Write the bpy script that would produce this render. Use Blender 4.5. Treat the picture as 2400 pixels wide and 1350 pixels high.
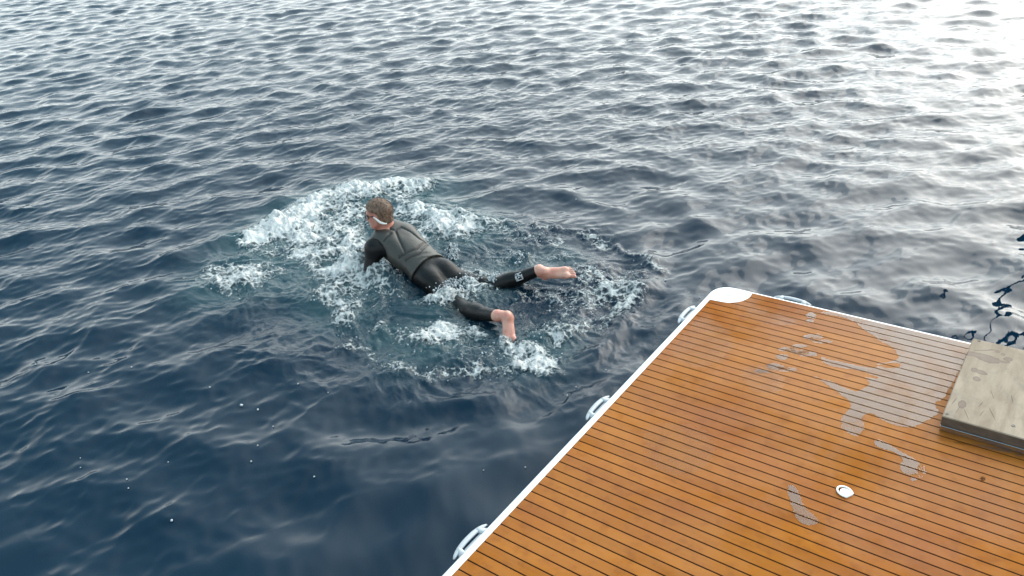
import bpy, math, random
import numpy as np
from mathutils import Matrix, Vector

rng = np.random.default_rng(7)
random.seed(7)
SC = bpy.context.scene
COL = SC.collection
for o in list(bpy.data.objects):
    bpy.data.objects.remove(o)

# ------------------------------------------------------------------ camera
# world: water level z=0, deck top z=DZ, X along the teak planks, Y across them, metres
DZ = 0.28
PITCH = 0.055
FPX = 1861.73                      # focal length in pixels of the 2400 px wide frame
CAM = np.array([29.41532829 * PITCH, -73.40639006 * PITCH, 43.86562094 * PITCH + DZ])
R = np.array([[0.80528279, 0.58650116, -0.08681029],      # right
              [0.22282181, -0.43506675, -0.87239175],     # down
              [-0.54942704, 0.68317883, -0.48103702]])    # forward
cam_d = bpy.data.cameras.new('camera')
cam = bpy.data.objects.new('camera', cam_d)
COL.objects.link(cam)
M = Matrix(((R[0][0], -R[1][0], -R[2][0], CAM[0]),
            (R[0][1], -R[1][1], -R[2][1], CAM[1]),
            (R[0][2], -R[1][2], -R[2][2], CAM[2]),
            (0, 0, 0, 1)))
cam.matrix_world = M
cam_d.sensor_width = 36
cam_d.lens = 36 * FPX / 2400
cam_d.clip_start = 0.05
cam_d.clip_end = 20000
SC.camera = cam


def W(px, py, z=0.0):
    """the point of the horizontal plane at height z seen at a pixel of the photograph (2400 x 1350)"""
    d = np.array([(px - 1200) / FPX, (py - 675) / FPX, 1.0]) @ R
    t = (z - CAM[2]) / d[2]
    return CAM + t * d


# ------------------------------------------------------------------ sky, sun, exposure
SUN_EL, SUN_AZ = math.radians(31), math.radians(12)      # azimuth from +Y towards +X
sun_dir = np.array([math.sin(SUN_AZ) * math.cos(SUN_EL), math.cos(SUN_AZ) * math.cos(SUN_EL), math.sin(SUN_EL)])
world = bpy.data.worlds.new('World')
SC.world = world
world.use_nodes = True


class NT:
    """small helper for node graphs"""
    def __init__(self, tree):
        self.t = tree
        tree.nodes.clear()

    def n(self, kind, **kw):
        nd = self.t.nodes.new(kind)
        for k, v in kw.items():
            setattr(nd, k, v)
        return nd

    def l(self, a, b):
        self.t.links.new(a, b)

    def put(self, sock, v):
        if isinstance(v, bpy.types.NodeSocket):
            self.l(v, sock)
        else:
            sock.default_value = v

    def math(self, op, a, b=None, c=None, clamp=False):
        nd = self.n('ShaderNodeMath', operation=op, use_clamp=clamp)
        self.put(nd.inputs[0], a)
        if b is not None:
            self.put(nd.inputs[1], b)
        if c is not None:
            self.put(nd.inputs[2], c)
        return nd.outputs[0]

    def vmath(self, op, a, b=None, out=0):
        nd = self.n('ShaderNodeVectorMath', operation=op)
        self.put(nd.inputs[0], a)
        if b is not None:
            self.put(nd.inputs[1], b)
        return nd.outputs[out]

    def mix(self, fac, a, b):
        nd = self.n('ShaderNodeMix', data_type='RGBA')
        self.put(nd.inputs[0], fac)
        self.put(nd.inputs[6], a)
        self.put(nd.inputs[7], b)
        return nd.outputs[2]

    def mshader(self, fac, a, b):
        nd = self.n('ShaderNodeMixShader')
        self.put(nd.inputs[0], fac)
        self.l(a, nd.inputs[1])
        self.l(b, nd.inputs[2])
        return nd.outputs[0]

    def smooth(self, v, lo, hi, a=0.0, b=1.0):
        nd = self.n('ShaderNodeMapRange', interpolation_type='SMOOTHSTEP')
        self.put(nd.inputs[0], v)
        self.put(nd.inputs[1], lo)
        self.put(nd.inputs[2], hi)
        self.put(nd.inputs[3], a)
        self.put(nd.inputs[4], b)
        return nd.outputs[0]

    def noise(self, vec, scale, detail=3, rough=0.5, dist=0.0, out=0):
        nd = self.n('ShaderNodeTexNoise')
        if vec is not None:
            self.l(vec, nd.inputs['Vector'])
        nd.inputs['Scale'].default_value = scale
        nd.inputs['Detail'].default_value = detail
        nd.inputs['Roughness'].default_value = rough
        nd.inputs['Distortion'].default_value = dist
        return nd.outputs[out]

    def scaled(self, vec, s, rot=0.0):
        nd = self.n('ShaderNodeMapping')
        self.l(vec, nd.inputs[0])
        nd.inputs[3].default_value = s
        nd.inputs[2].default_value = (0, 0, rot)
        return nd.outputs[0]

    def bump(self, h, strength, dist, normal=None):
        nd = self.n('ShaderNodeBump')
        self.l(h, nd.inputs['Height'])
        nd.inputs['Strength'].default_value = strength
        nd.inputs['Distance'].default_value = dist
        if normal is not None:
            self.l(normal, nd.inputs['Normal'])
        return nd.outputs[0]


def C4(r, g, b):
    return (r, g, b, 1.0)


w = NT(world.node_tree)
sky = w.n('ShaderNodeTexSky', sky_type='NISHITA', sun_disc=False, sun_elevation=SUN_EL, sun_rotation=SUN_AZ,
          air_density=1.0, dust_density=3.0, ozone_density=1.0)
gen = w.n('ShaderNodeTexCoord').outputs['Generated']
dirn = w.vmath('NORMALIZE', gen)
sep = w.n('ShaderNodeSeparateXYZ')
w.l(dirn, sep.inputs[0])
elev = w.math('MAXIMUM', sep.outputs[2], 0.0)
cosang = w.vmath('DOT_PRODUCT', dirn, tuple(sun_dir), out=1)
cosp = w.math('MAXIMUM', cosang, 0.0)
glow = w.math('ADD', w.math('MULTIPLY', w.math('POWER', cosp, 2.6), 23.5),
              w.math('MULTIPLY', w.math('POWER', cosp, 12.0), 2.0))
# thin high overcast: brighter and whiter towards the horizon, a little mottled
cl = w.noise(w.scaled(dirn, (2.2, 2.2, 4.5)), 1.0, 5, 0.55, 0.3)
cover = w.smooth(cl, 0.3, 0.7, 0.93, 1.06)
base = w.mix(w.smooth(elev, 0.0, 0.62), C4(12.4, 13.5, 13.6), C4(2.6, 4.9, 6.4))
vsc = w.n('ShaderNodeVectorMath', operation='SCALE')
w.l(base, vsc.inputs[0])
w.l(cover, vsc.inputs[3])
gcol = w.n('ShaderNodeVectorMath', operation='SCALE')
gcol.inputs[0].default_value = (0.95, 0.945, 0.89)
w.l(glow, gcol.inputs[3])
clouds = w.vmath('ADD', vsc.outputs[0], gcol.outputs[0])
col = w.mix(0.86, sky.outputs[0], clouds)
bg = w.n('ShaderNodeBackground')
w.l(col, bg.inputs[0])
bg.inputs[1].default_value = 0.1
wo = w.n('ShaderNodeOutputWorld')
w.l(bg.outputs[0], wo.inputs[0])

sun_l = bpy.data.lights.new('sun', 'SUN')
sun_l.energy = 0.7
sun_l.angle = math.radians(50)
sun_l.color = (1.0, 0.93, 0.83)
sun = bpy.data.objects.new('sun', sun_l)
COL.objects.link(sun)
sun.rotation_euler = Vector(-sun_dir).to_track_quat('-Z', 'Y').to_euler()
sun.location = (0, 0, 20)

SC.view_settings.view_transform = 'Standard'
SC.view_settings.look = 'None'
SC.view_settings.exposure = 0.85
SC.view_settings.gamma = 1.0
SC.view_settings.use_curve_mapping = False
SC.cycles.transparent_max_bounces = 12
SC.cycles.max_bounces = 8
SC.cycles.caustics_reflective = False
SC.cycles.caustics_refractive = False


# ------------------------------------------------------------------ object helpers
def tag(o, label=None, cat=None, kind=None, group=None):
    if label:
        o['label'] = label
    if cat:
        o['category'] = cat
    if kind:
        o['kind'] = kind
    if group:
        o['group'] = group
    return o


def empty(name, loc=(0, 0, 0)):
    o = bpy.data.objects.new(name, None)
    o.location = loc
    o.empty_display_size = 0.1
    COL.objects.link(o)
    return o


def link(name, me, mat, parent=None):
    o = bpy.data.objects.new(name, me)
    COL.objects.link(o)
    if mat is not None and len(me.materials) == 0:
        me.materials.append(mat)
    if parent is not None:
        o.parent = parent
        o.matrix_parent_inverse = Matrix.Translation(-Vector(parent.location))
    return o


def mesh_np(name, V, F, smooth=True):
    """fast mesh from arrays; F is (n,3) or (n,4)"""
    V = np.ascontiguousarray(V, dtype=np.float32)
    F = np.ascontiguousarray(F, dtype=np.int32)
    me = bpy.data.meshes.new(name)
    me.vertices.add(len(V))
    me.vertices.foreach_set('co', V.ravel())
    k = F.shape[1]
    me.loops.add(F.size)
    me.loops.foreach_set('vertex_index', F.ravel())
    me.polygons.add(len(F))
    me.polygons.foreach_set('loop_start', np.arange(0, F.size, k, dtype=np.int32))
    me.polygons.foreach_set('use_smooth', np.full(len(F), smooth))
    me.update(calc_edges=True)
    return me


def mesh_py(name, V, F, smooth=False):
    me = bpy.data.meshes.new(name)
    me.from_pydata([tuple(map(float, v)) for v in V], [], F)
    me.update()
    if smooth:
        me.polygons.foreach_set('use_smooth', [True] * len(me.polygons))
    return me


def attr(me, name, a):
    at = me.attributes.new(name, 'FLOAT', 'POINT')
    at.data.foreach_set('value', np.ascontiguousarray(a, dtype=np.float32))


def mat_new(name):
    m = bpy.data.materials.new(name)
    m.use_nodes = True
    return m, NT(m.node_tree)


def principled(n, **kw):
    p = n.n('ShaderNodeBsdfPrincipled')
    for k, v in kw.items():
        n.put(p.inputs[k.replace('_', ' ')], v)
    return p


def finish(n, sh):
    o = n.n('ShaderNodeOutputMaterial')
    n.l(sh, o.inputs[0])


def simple(name, col, rough=0.5, metal=0.0, noise=0.0, nscale=30, bump=0.0, bscale=200, bdist=0.001, spec=0.5, coat=0.0):
    m, n = mat_new(name)
    pos = n.n('ShaderNodeNewGeometry').outputs['Position']
    c = C4(*col)
    if noise:
        f = n.noise(pos, nscale, 5, 0.6)
        lo = C4(*[x * (1 - noise) for x in col])
        hi = C4(*[min(1, x * (1 + noise)) for x in col])
        c = n.mix(f, lo, hi)
    p = principled(n, Base_Color=c, Roughness=rough, Metallic=metal)
    p.inputs['Specular IOR Level'].default_value = spec
    p.inputs['Coat Weight'].default_value = coat
    if bump:
        n.l(n.bump(n.noise(pos, bscale, 3, 0.6), bump, bdist), p.inputs['Normal'])
    finish(n, p.outputs[0])
    return m


# ------------------------------------------------------------------ 2D noise
def vnoise(x, y, seed=0):
    xi = np.floor(x).astype(np.int64)
    yi = np.floor(y).astype(np.int64)
    fx, fy = x - xi, y - yi
    fx = fx * fx * fx * (fx * (fx * 6 - 15) + 10)
    fy = fy * fy * fy * (fy * (fy * 6 - 15) + 10)

    def h(a, b):
        n = (a * 374761393 + b * 668265263 + seed * 974634777) & 0xffffffff
        n = ((n ^ (n >> 13)) * 1274126177) & 0xffffffff
        return ((n ^ (n >> 16)) & 0xffff) / 65535.0
    a, b, c, d = h(xi, yi), h(xi + 1, yi), h(xi, yi + 1), h(xi + 1, yi + 1)
    return (a * (1 - fx) + b * fx) * (1 - fy) + (c * (1 - fx) + d * fx) * fy


def fbm(x, y, octv=4, seed=0, gain=0.5):
    s = 0
    amp = 1.0
    tot = 0
    for k in range(octv):
        s = s + amp * vnoise(x * 2 ** k + 17.3 * k, y * 2 ** k - 9.1 * k, seed + k)
        tot += amp
        amp *= gain
    return s / tot


# ------------------------------------------------------------------ the sea surface
def make_tile(L, N, lo, hi, peak, wind, spread, seed, power=4.0, rms_slope=0.1):
    """one periodic patch of random sea: returns height and the horizontal pull towards crests"""
    g = np.random.default_rng(seed)
    k1 = np.fft.fftfreq(N, L / N) * 2 * np.pi
    kx, ky = np.meshgrid(k1, k1, indexing='ij')
    k = np.hypot(kx, ky)
    k[0, 0] = 1
    th = np.arctan2(ky, kx)
    lam = 2 * np.pi / k
    S = k ** -power * np.exp(-1.2 * (2 * np.pi / peak / k) ** 2)
    S *= (lam > lo) & (lam < hi)
    D = np.zeros_like(k)
    for a, wt, p in zip(wind, (1.0, 0.55, 0.3), spread):
        c = np.cos((th - a) / 1.0)
        D += wt * np.where(c > 0, c, 0) ** p
    D += 0.03
    A = np.sqrt(S * D) * (g.normal(size=k.shape) + 1j * g.normal(size=k.shape))
    A[0, 0] = 0
    H = np.real(np.fft.ifft2(A))
    sx = np.real(np.fft.ifft2(1j * kx * A))
    sy = np.real(np.fft.ifft2(1j * ky * A))
    f = rms_slope / math.sqrt(np.mean(sx ** 2 + sy ** 2))
    dx = np.real(np.fft.ifft2(1j * kx / k * A))
    dy = np.real(np.fft.ifft2(1j * ky / k * A))
    return [np.pad(q * f, ((0, 1), (0, 1)), mode='wrap') for q in (H, dx, dy)]


def sample(tile, L, x, y):
    N = tile[0].shape[0] - 1
    u = (x / L % 1.0) * N
    v = (y / L % 1.0) * N
    i = np.clip(u.astype(int), 0, N - 1)
    j = np.clip(v.astype(int), 0, N - 1)
    fu, fv = u - i, v - j
    out = []
    for q in tile:
        out.append((q[i, j] * (1 - fu) + q[i + 1, j] * fu) * (1 - fv) + (q[i, j + 1] * (1 - fu) + q[i + 1, j + 1] * fu) * fv)
    return out


# directions the waves travel to (angle in the XY plane): chiefly towards the platform
HEAD = math.atan2(-R[2][1], -R[2][0])
LA, LB = 23.0, 7.9
TA = make_tile(LA, 1280, 0.34, 8.0, 0.78, (HEAD + 0.15, HEAD - 0.75, HEAD + 1.1), (5, 7, 3), 3, 3.9, 0.132)
TB = make_tile(LB, 768, 0.065, 0.36, 0.27, (HEAD + 0.05, HEAD - 0.7, HEAD + 0.9), (3, 4, 2), 5, 4.2, 0.090)

SW = np.array([-2.15, -0.33])         # swimmer's middle


def blobs(x, y, items):
    f = np.zeros_like(x)
    for px, py, r, s in items:
        c = W(px, py, 0)
        d2 = ((x - c[0]) ** 2 + (y - c[1]) ** 2) / r ** 2
        np.maximum(f, s * np.exp(-d2 ** 1.2), out=f) if False else None
        f = 1 - (1 - f) * (1 - np.clip(s * np.exp(-d2 ** 1.3), 0, 1))
    return f


def path_items(pts, r, s, step=22):
    out = []
    for (x0, y0), (x1, y1) in zip(pts[:-1], pts[1:]):
        n = max(1, int(math.hypot(x1 - x0, (y1 - y0) * 2) / step))
        for k in range(n):
            out.append((x0 + (x1 - x0) * k / n, y0 + (y1 - y0) * k / n, r, s))
    return out


FOAM = [
    # bow wave round the chest, thick
    (640, 545, .22, .85), (690, 535, .22, .82), (730, 500, .24, .80), (780, 478, .24, .85), (830, 462, .22, .85), (890, 450, .20, .8),
    (610, 560, .12, .5), (690, 570, .16, .5), (760, 540, .2, .45), (800, 520, .2, .45), (840, 500, .17, .5), (940, 470, .18, .5), (1000, 500, .2, .55),
    (1050, 520, .22, .68), (1000, 540, .2, .6), (1100, 530, .17, .5), (960, 500, .2, .5), (840, 560, .16, .6), (825, 585, .12, .55),
    (1070, 550, .15, .45), (1150, 535, .13, .35), (1010, 440, .2, .4), (950, 440, .22, .45),
    (720, 600, .12, .5), (700, 575, .1, .45), (800, 545, .1, .4), (760, 575, .12, .4),
    # left arm splash and the trail under it
    (860, 605, .13, .6), (830, 625, .15, .5), (800, 640, .16, .55), (760, 650, .14, .55), (780, 690, .14, .6), (800, 720, .12, .55),
    (840, 660, .16, .42), (880, 640, .14, .4), (815, 750, .09, .45), (900, 690, .2, .25),
    (560, 640, .24, .42), (590, 655, .18, .45), (620, 640, .2, .30), (530, 630, .16, .30), (530, 670, .14, .25),
    # butt and legs
    (1062, 606, .05, .5), (1075, 640, .09, .36), (1090, 655, .12, .44), (1130, 650, .15, .36), (1165, 662, .11, .44), (1110, 675, .13, .34), (1190, 655, .07, .45), (740, 570, .16, .48), (790, 590, .14, .5), (850, 535, .14, .5), (760, 610, .12, .42), (900, 665, .22, .28), (1000, 590, .2, .1),
    (1036, 703, .09, .66), (1060, 700, .07, .4), (1090, 700, .1, .5), (1022, 700, .07, .45),
    (1215, 605, .12, .42), (1180, 610, .11, .3), (1300, 600, .1, .4), (1340, 602, .07, .4),
    (1000, 800, .17, .46), (1035, 785, .14, .46), (970, 815, .12, .4), (1085, 780, .12, .45), (890, 778, .06, .6), (940, 785, .1, .36),
    (1240, 830, .11, .55), (1210, 825, .09, .45), (1285, 780, .11, .5), (1300, 800, .08, .35), (1270, 850, .1, .3), (1195, 800, .06, .5),
    (1430, 680, .2, .40), (1400, 650, .18, .3), (1450, 700, .17, .32), (1340, 700, .2, .3), (1320, 750, .2, .26), (1370, 640, .12, .35), (1300, 690, .15, .25),
    (1250, 860, .2, .25), (1150, 850, .22, .2), (1100, 830, .2, .22), (1380, 560, .14, .3), (1250, 640, .13, .35), (1230, 690, .14, .22),
]
FOAM += path_items([(1000, 440), (900, 438), (800, 445), (720, 480), (640, 500), (590, 545), (590, 590)], .07, .33)
FOAM += path_items([(1000, 505), (1080, 512), (1160, 528), (1250, 535), (1340, 552), (1430, 580), (1500, 610), (1545, 650)], .05, .34)
FOAM += path_items([(1180, 545), (1260, 560), (1330, 580)], .08, .28)
FOAM += path_items([(500, 630), (505, 670), (560, 700), (600, 700)], .06, .30)
FOAM += path_items([(760, 690), (800, 750), (830, 800), (860, 850), (920, 880), (1010, 885), (1100, 870), (1200, 880), (1290, 870), (1340, 830)], .055, .32)
FOAM += path_items([(600, 590), (660, 590), (730, 610), (740, 660)], .09, .3)
FOAM += path_items([(1480, 640), (1500, 690), (1450, 720), (1380, 760), (1330, 790)], .07, .26)

# polar grid centred under the camera, dense over the part of the sea in front of it
fa = math.atan2(R[2][1], R[2][0])
th_d = np.linspace(fa - 0.70, fa + 0.70, 1000)
th_c = np.linspace(fa + 0.70, fa - 0.70 + 2 * math.pi, 110)[1:-1]
TH = np.concatenate([th_d, th_c])
rad = [0.35]
while rad[-1] < 9000:
    r = rad[-1]
    if r < 3.0:
        s = 0.05
    elif r < 8.2:
        s = 0.0115
    elif r < 80:
        s = 0.0052 * r - 0.031
    else:
        s = 0.12 * r
    rad.append(r + s)
rad = np.array(rad)
RR, TT = np.meshgrid(rad, TH, indexing='ij')
X0 = CAM[0] + RR * np.cos(TT)
Y0 = CAM[1] + RR * np.sin(TT)


def sea(X, Y, r):
    """displaced position of points of the still water; r = distance from the camera, to drop waves finer than the grid"""
    ha = sample(TA, LA, X, Y)
    c, s = math.cos(0.6), math.sin(0.6)
    xb, yb = X * c + Y * s, -X * s + Y * c
    hb = sample(TB, LB, xb, yb)
    fine = 1 / (1 + (r / 34.0) ** 4)
    far = 1 / (1 + (r / 150.0) ** 4)
    # patches of rougher and smoother water
    gust = 0.55 + 0.9 * fbm(X * 0.35, Y * 0.35, 3, 11)
    d = np.hypot(X - SW[0], Y - SW[1])
    nb = fine * gust * (1.0 + 0.5 * np.exp(-(d / 1.3) ** 2))
    near = np.exp(-(d / 6.0) ** 2)
    H = ha[0] * far * 1.0 + hb[0] * nb
    dx = ha[1] * far + (hb[1] * c - hb[2] * s) * nb
    dy = ha[2] * far + (hb[1] * s + hb[2] * c) * nb
    # rings running out from the swimmer
    wob = 0.55 * (fbm(X * 0.9, Y * 0.9, 3, 4) - .5) * 2
    for r0, wd, am in ((1.50, .16, .020), (2.10, .22, .018), (0.95, .14, .014)):
        ang = np.arctan2(Y - SW[1], X - SW[0])
        rr = d + wob - r0
        side = 0.5 + 0.5 * np.cos(ang - 0.35)
        H = H + am * (0.25 + side) * (np.exp(-(rr / wd) ** 2) - 0.45 * np.exp(-((rr + wd * 1.5) / (wd * 1.2)) ** 2))
    return X + 0.8 * dx, Y + 0.8 * dy, H


# churned water near the splash
D0 = np.hypot(X0 - SW[0], Y0 - SW[1])
near = (D0 < 3.6)
Fm = np.zeros_like(X0)
wx = X0[near] + 0.10 * (fbm(X0[near] * 5, Y0[near] * 5, 3, 21) - .5) * 2
wy = Y0[near] + 0.10 * (fbm(X0[near] * 5 + 40, Y0[near] * 5, 3, 22) - .5) * 2
Fm[near] = blobs(wx, wy, FOAM)
XS, YS, ZS = sea(X0, Y0, RR)
churn = np.zeros_like(X0)
xn, yn = X0[near], Y0[near]
area = np.clip(1.25 - np.hypot((xn - SW[0] + .05) / 1.9, (yn - SW[1] + 0.15) / 1.25), 0, 1)
rid = 1 - np.abs(2 * fbm(xn * 5.5 + 3 * fbm(xn * 3, yn * 3, 2, 50), yn * 5.5, 4, 31, 0.55) - 1)
churn[near] = area * (rid - 0.75) * 0.055 + Fm[near] * (fbm(xn * 9, yn * 9, 4, 32, 0.6) - 0.35) * 0.16


# dips and mounds of thrown-up water: (px, py, radius, height)
def mounds(x, y):
    z = np.zeros_like(x)
    for px, py, r, h in ((1062, 604, .028, .09), (1040, 702, .06, .06), (1160, 665, .05, .04),
                         (858, 628, .09, .12), (826, 622, .09, .06), (905, 650, .11, .10), (945, 668, .10, .06), (1215, 612, .07, .06), (1240, 606, .05, .05), 
                         (700, 520, .25, .05), (800, 470, .3, .06), (1050, 520, .2, .05), (900, 455, .25, .04)):
        c = W(px, py, 0)
        d2 = ((x - c[0]) ** 2 + (y - c[1]) ** 2) / r ** 2
        z = z + h * np.exp(-d2) * (0.4 + 1.0 * fbm(x * 28, y * 28, 3, 61, 0.6))
    return z


churn[near] += mounds(xn, yn)
calm = 1 - 0.55 * np.exp(-(D0 / 1.0) ** 2)
ZS = ZS * calm + churn
nR, nT = X0.shape
idx = np.arange(nR * nT).reshape(nR, nT)
nxt = np.roll(idx, -1, axis=1)
Fq = np.stack([idx[:-1], idx[1:], nxt[1:], nxt[:-1]], -1).reshape(-1, 4)
Vw = np.stack([XS, YS, ZS], -1).reshape(-1, 3)
me = mesh_np('water', Vw, Fq)
aer = np.zeros_like(X0)
aer[near] = blobs(xn, yn, [(a, b + 6, r * 2.1, min(1, s * .8)) for a, b, r, s in FOAM[:74]])
attr(me, 'foam', Fm.ravel())
attr(me, 'aer', aer.ravel())
ft = np.zeros_like(X0)
ft[near] = area
attr(me, 'churn', ft.ravel())

# the water over the legs and the flank is only a few centimetres thick: it hides less
veil = np.full(X0.shape, 0.58)
for a_, b_, wd in (((-1.98, -.43), (-1.58, -.59), .13), ((-1.98, -.28), (-1.60, -.23), .13), ((-1.58, -.59), (-1.30, -.66), .09), ((-1.60, -.23), (-1.32, -.17), .09), ((-2.45, -.46), (-2.1, -.47), .12)):
    a_, b_ = np.array(a_), np.array(b_)
    ab = b_ - a_
    t_ = np.clip(((xn - a_[0]) * ab[0] + (yn - a_[1]) * ab[1]) / (ab @ ab), 0, 1)
    g_ = np.exp(-(((xn - a_[0] - t_ * ab[0]) ** 2 + (yn - a_[1] - t_ * ab[1]) ** 2) / wd ** 2) ** 1.5)
    veil[near] = np.minimum(veil[near], 0.58 - 0.44 * g_)
attr(me, 'veil', veil.ravel())
m_water, n = mat_new('sea_water')
geo = n.n('ShaderNodeNewGeometry')
pos = geo.outputs['Position']
a_aer = n.n('ShaderNodeAttribute', attribute_name='aer').outputs['Fac']
a_foam = n.n('ShaderNodeAttribute', attribute_name='foam').outputs['Fac']
a_ch = n.n('ShaderNodeAttribute', attribute_name='churn').outputs['Fac']
rot = HEAD
r1 = n.noise(n.scaled(pos, (1.0, 0.45, 1.0), -rot), 16.0, 3, 0.55, 0.4)
b1 = n.bump(r1, 0.12, 0.008)
r2 = n.noise(pos, 38.0, 4, 0.6, 0.8)
bs = n.n('ShaderNodeBump')
n.l(r2, bs.inputs['Height'])
n.l(n.math('ADD', 0.015, n.math('MULTIPLY', a_ch, 0.70)), bs.inputs['Strength'])
bs.inputs['Distance'].default_value = 0.010
n.l(b1, bs.inputs['Normal'])
nrm = bs.outputs[0]
fr = n.n('ShaderNodeFresnel')
fr.inputs[0].default_value = 1.34
n.l(nrm, fr.inputs[1])
gl = n.n('ShaderNodeBsdfGlossy')
gl.inputs['Roughness'].default_value = 0.035
n.l(nrm, gl.inputs['Normal'])
tr = n.n('ShaderNodeBsdfTransparent')
tr.inputs[0].default_value = C4(0.62, 0.78, 0.84)
df = n.n('ShaderNodeBsdfDiffuse')
body = n.mix(a_aer, C4(0.0022, 0.0210, 0.0430), C4(0.052, 0.118, 0.130))
n.l(body, df.inputs[0])
n.l(nrm, df.inputs['Normal'])
inner = n.mshader(n.n('ShaderNodeAttribute', attribute_name='veil').outputs['Fac'], tr.outputs[0], df.outputs[0])
finish(n, n.mshader(fr.outputs[0], inner, gl.outputs[0]))
tag(link('water', me, m_water), kind='structure')

# the dark deep water under the surface
m_deep = simple('deep_water', (0.0020, 0.0180, 0.0380), 1.0, spec=0.0)
th = np.linspace(0, 2 * np.pi, 49)[:-1]
V = np.array([[CAM[0] + 9000 * math.cos(a), CAM[1] + 9000 * math.sin(a), -1.6] for a in th])
tag(link('deep_water', mesh_py('deep_water', V, [list(range(48))]), m_deep), kind='structure')

# foam: a crust of its own lying on the water
keep = (Fm > 0.10)
kf = keep.ravel()[Fq].any(axis=1)
Ff = Fq[kf]
used = np.unique(Ff)
remap = np.full(nR * nT, -1)
remap[used] = np.arange(len(used))
Vf = Vw[used].copy()
fv = Fm.ravel()[used]
lump = fbm(Vf[:, 0] * 16, Vf[:, 1] * 16, 4, 71, 0.6)
Vf[:, 2] += 0.0015 + np.clip(fv - 0.30, 0, 1) * (0.085 * lump)
mf = mesh_np('sea_foam', Vf, remap[Ff])
attr(mf, 'foam', fv)
m_foam, n = mat_new('sea_foam')
pos = n.n('ShaderNodeNewGeometry').outputs['Position']
a_foam = n.n('ShaderNodeAttribute', attribute_name='foam').outputs['Fac']
nz = n.noise(pos, 7.0, 9, 0.70, 0.6)
nz2 = n.noise(pos, 34.0, 6, 0.75, 0.4)
vo = n.n('ShaderNodeTexVoronoi', feature='DISTANCE_TO_EDGE')
n.l(n.vmath('ADD', pos, n.vmath('MULTIPLY', n.noise(pos, 12, 3, .6, 0, 1), (.08, .08, .08))), vo.inputs['Vector'])
vo.inputs['Scale'].default_value = 17
lace = n.smooth(vo.outputs['Distance'], 0.0, 0.22, 0.16, -0.10)
s = n.math('ADD', n.math('MULTIPLY', a_foam, 1.25), n.math('MULTIPLY', n.math('SUBTRACT', nz, 0.5), 1.9))
s = n.math('ADD', s, n.math('MULTIPLY', n.math('SUBTRACT', nz2, 0.5), 1.1))
s = n.math('ADD', s, lace)
fac = n.smooth(s, 0.42, 0.91)
thick = n.smooth(s, 0.52, 1.30)
fc = n.mix(thick, C4(0.30, 0.33, 0.33), C4(0.78, 0.75, 0.71))
bmp = n.bump(n.noise(pos, 45, 6, 0.7), 0.9, 0.02)
p = principled(n, Base_Color=fc, Roughness=0.55)
n.l(bmp, p.inputs['Normal'])
tp = n.n('ShaderNodeBsdfTransparent')
finish(n, n.mshader(n.math('MULTIPLY', fac, 0.92), tp.outputs[0], p.outputs[0]))
tag(link('sea_foam', mf, m_foam), 'white churned foam spreading around the swimmer on the dark water', kind='stuff')


# ------------------------------------------------------------------ drops and bubbles (uncountable spray)
def ico():
    t = (1 + 5 ** .5) / 2
    v = np.array([(-1, t, 0), (1, t, 0), (-1, -t, 0), (1, -t, 0), (0, -1, t), (0, 1, t), (0, -1, -t), (0, 1, -t), (t, 0, -1), (t, 0, 1), (-t, 0, -1), (-t, 0, 1)], float)
    v /= np.linalg.norm(v[0])
    f = np.array([(0, 11, 5), (0, 5, 1), (0, 1, 7), (0, 7, 10), (0, 10, 11), (1, 5, 9), (5, 11, 4), (11, 10, 2), (10, 7, 6), (7, 1, 8),
                  (3, 9, 4), (3, 4, 2), (3, 2, 6), (3, 6, 8), (3, 8, 9), (4, 9, 5), (2, 4, 11), (6, 2, 10), (8, 6, 7), (9, 8, 1)])
    return v, f


def balls(P, Rd, name):
    v, f = ico()
    k = len(P)
    V = P[:, None, :] + v[None] * Rd[:, None, None] * (1 + 0.3 * (rng.random((k, 12, 1)) - .5))
    F = f[None] + (np.arange(k) * 12)[:, None, None]
    return mesh_np(name, V.reshape(-1, 3), F.reshape(-1, 3))


flat = np.flatnonzero(Fm.ravel() > 0.16)
pr = Fm.ravel()[flat] ** 1.6
cells = (rad[1] * 0 + RR.ravel()[flat])
pr = pr / pr.sum()
pick = rng.choice(flat, 4500, p=pr)
P = Vw[pick] + rng.normal(0, 0.012, (len(pick), 3))
P[:, 2] = Vw[pick, 2] + 0.002 + np.clip(Fm.ravel()[pick] - .2, 0, 1) * 0.03 * rng.random(len(pick))
Rd = 0.0018 + 0.0065 * rng.random(len(pick)) ** 5
air = rng.random(len(pick)) < 0.07
P[air, 2] += rng.exponential(0.03, air.sum())
Rd[air] *= 0.8
m_drop, n = mat_new('spray')
p = principled(n, Base_Color=C4(.55, .58, .60), Roughness=0.12)
p.inputs['Transmission Weight'].default_value = 0.25
p.inputs['IOR'].default_value = 1.33
finish(n, p.outputs[0])
tag(link('spray_drops', balls(P, Rd, 'spray_drops'), m_drop), 'white drops and bubbles of spray scattered over the splash', kind='stuff')
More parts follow.
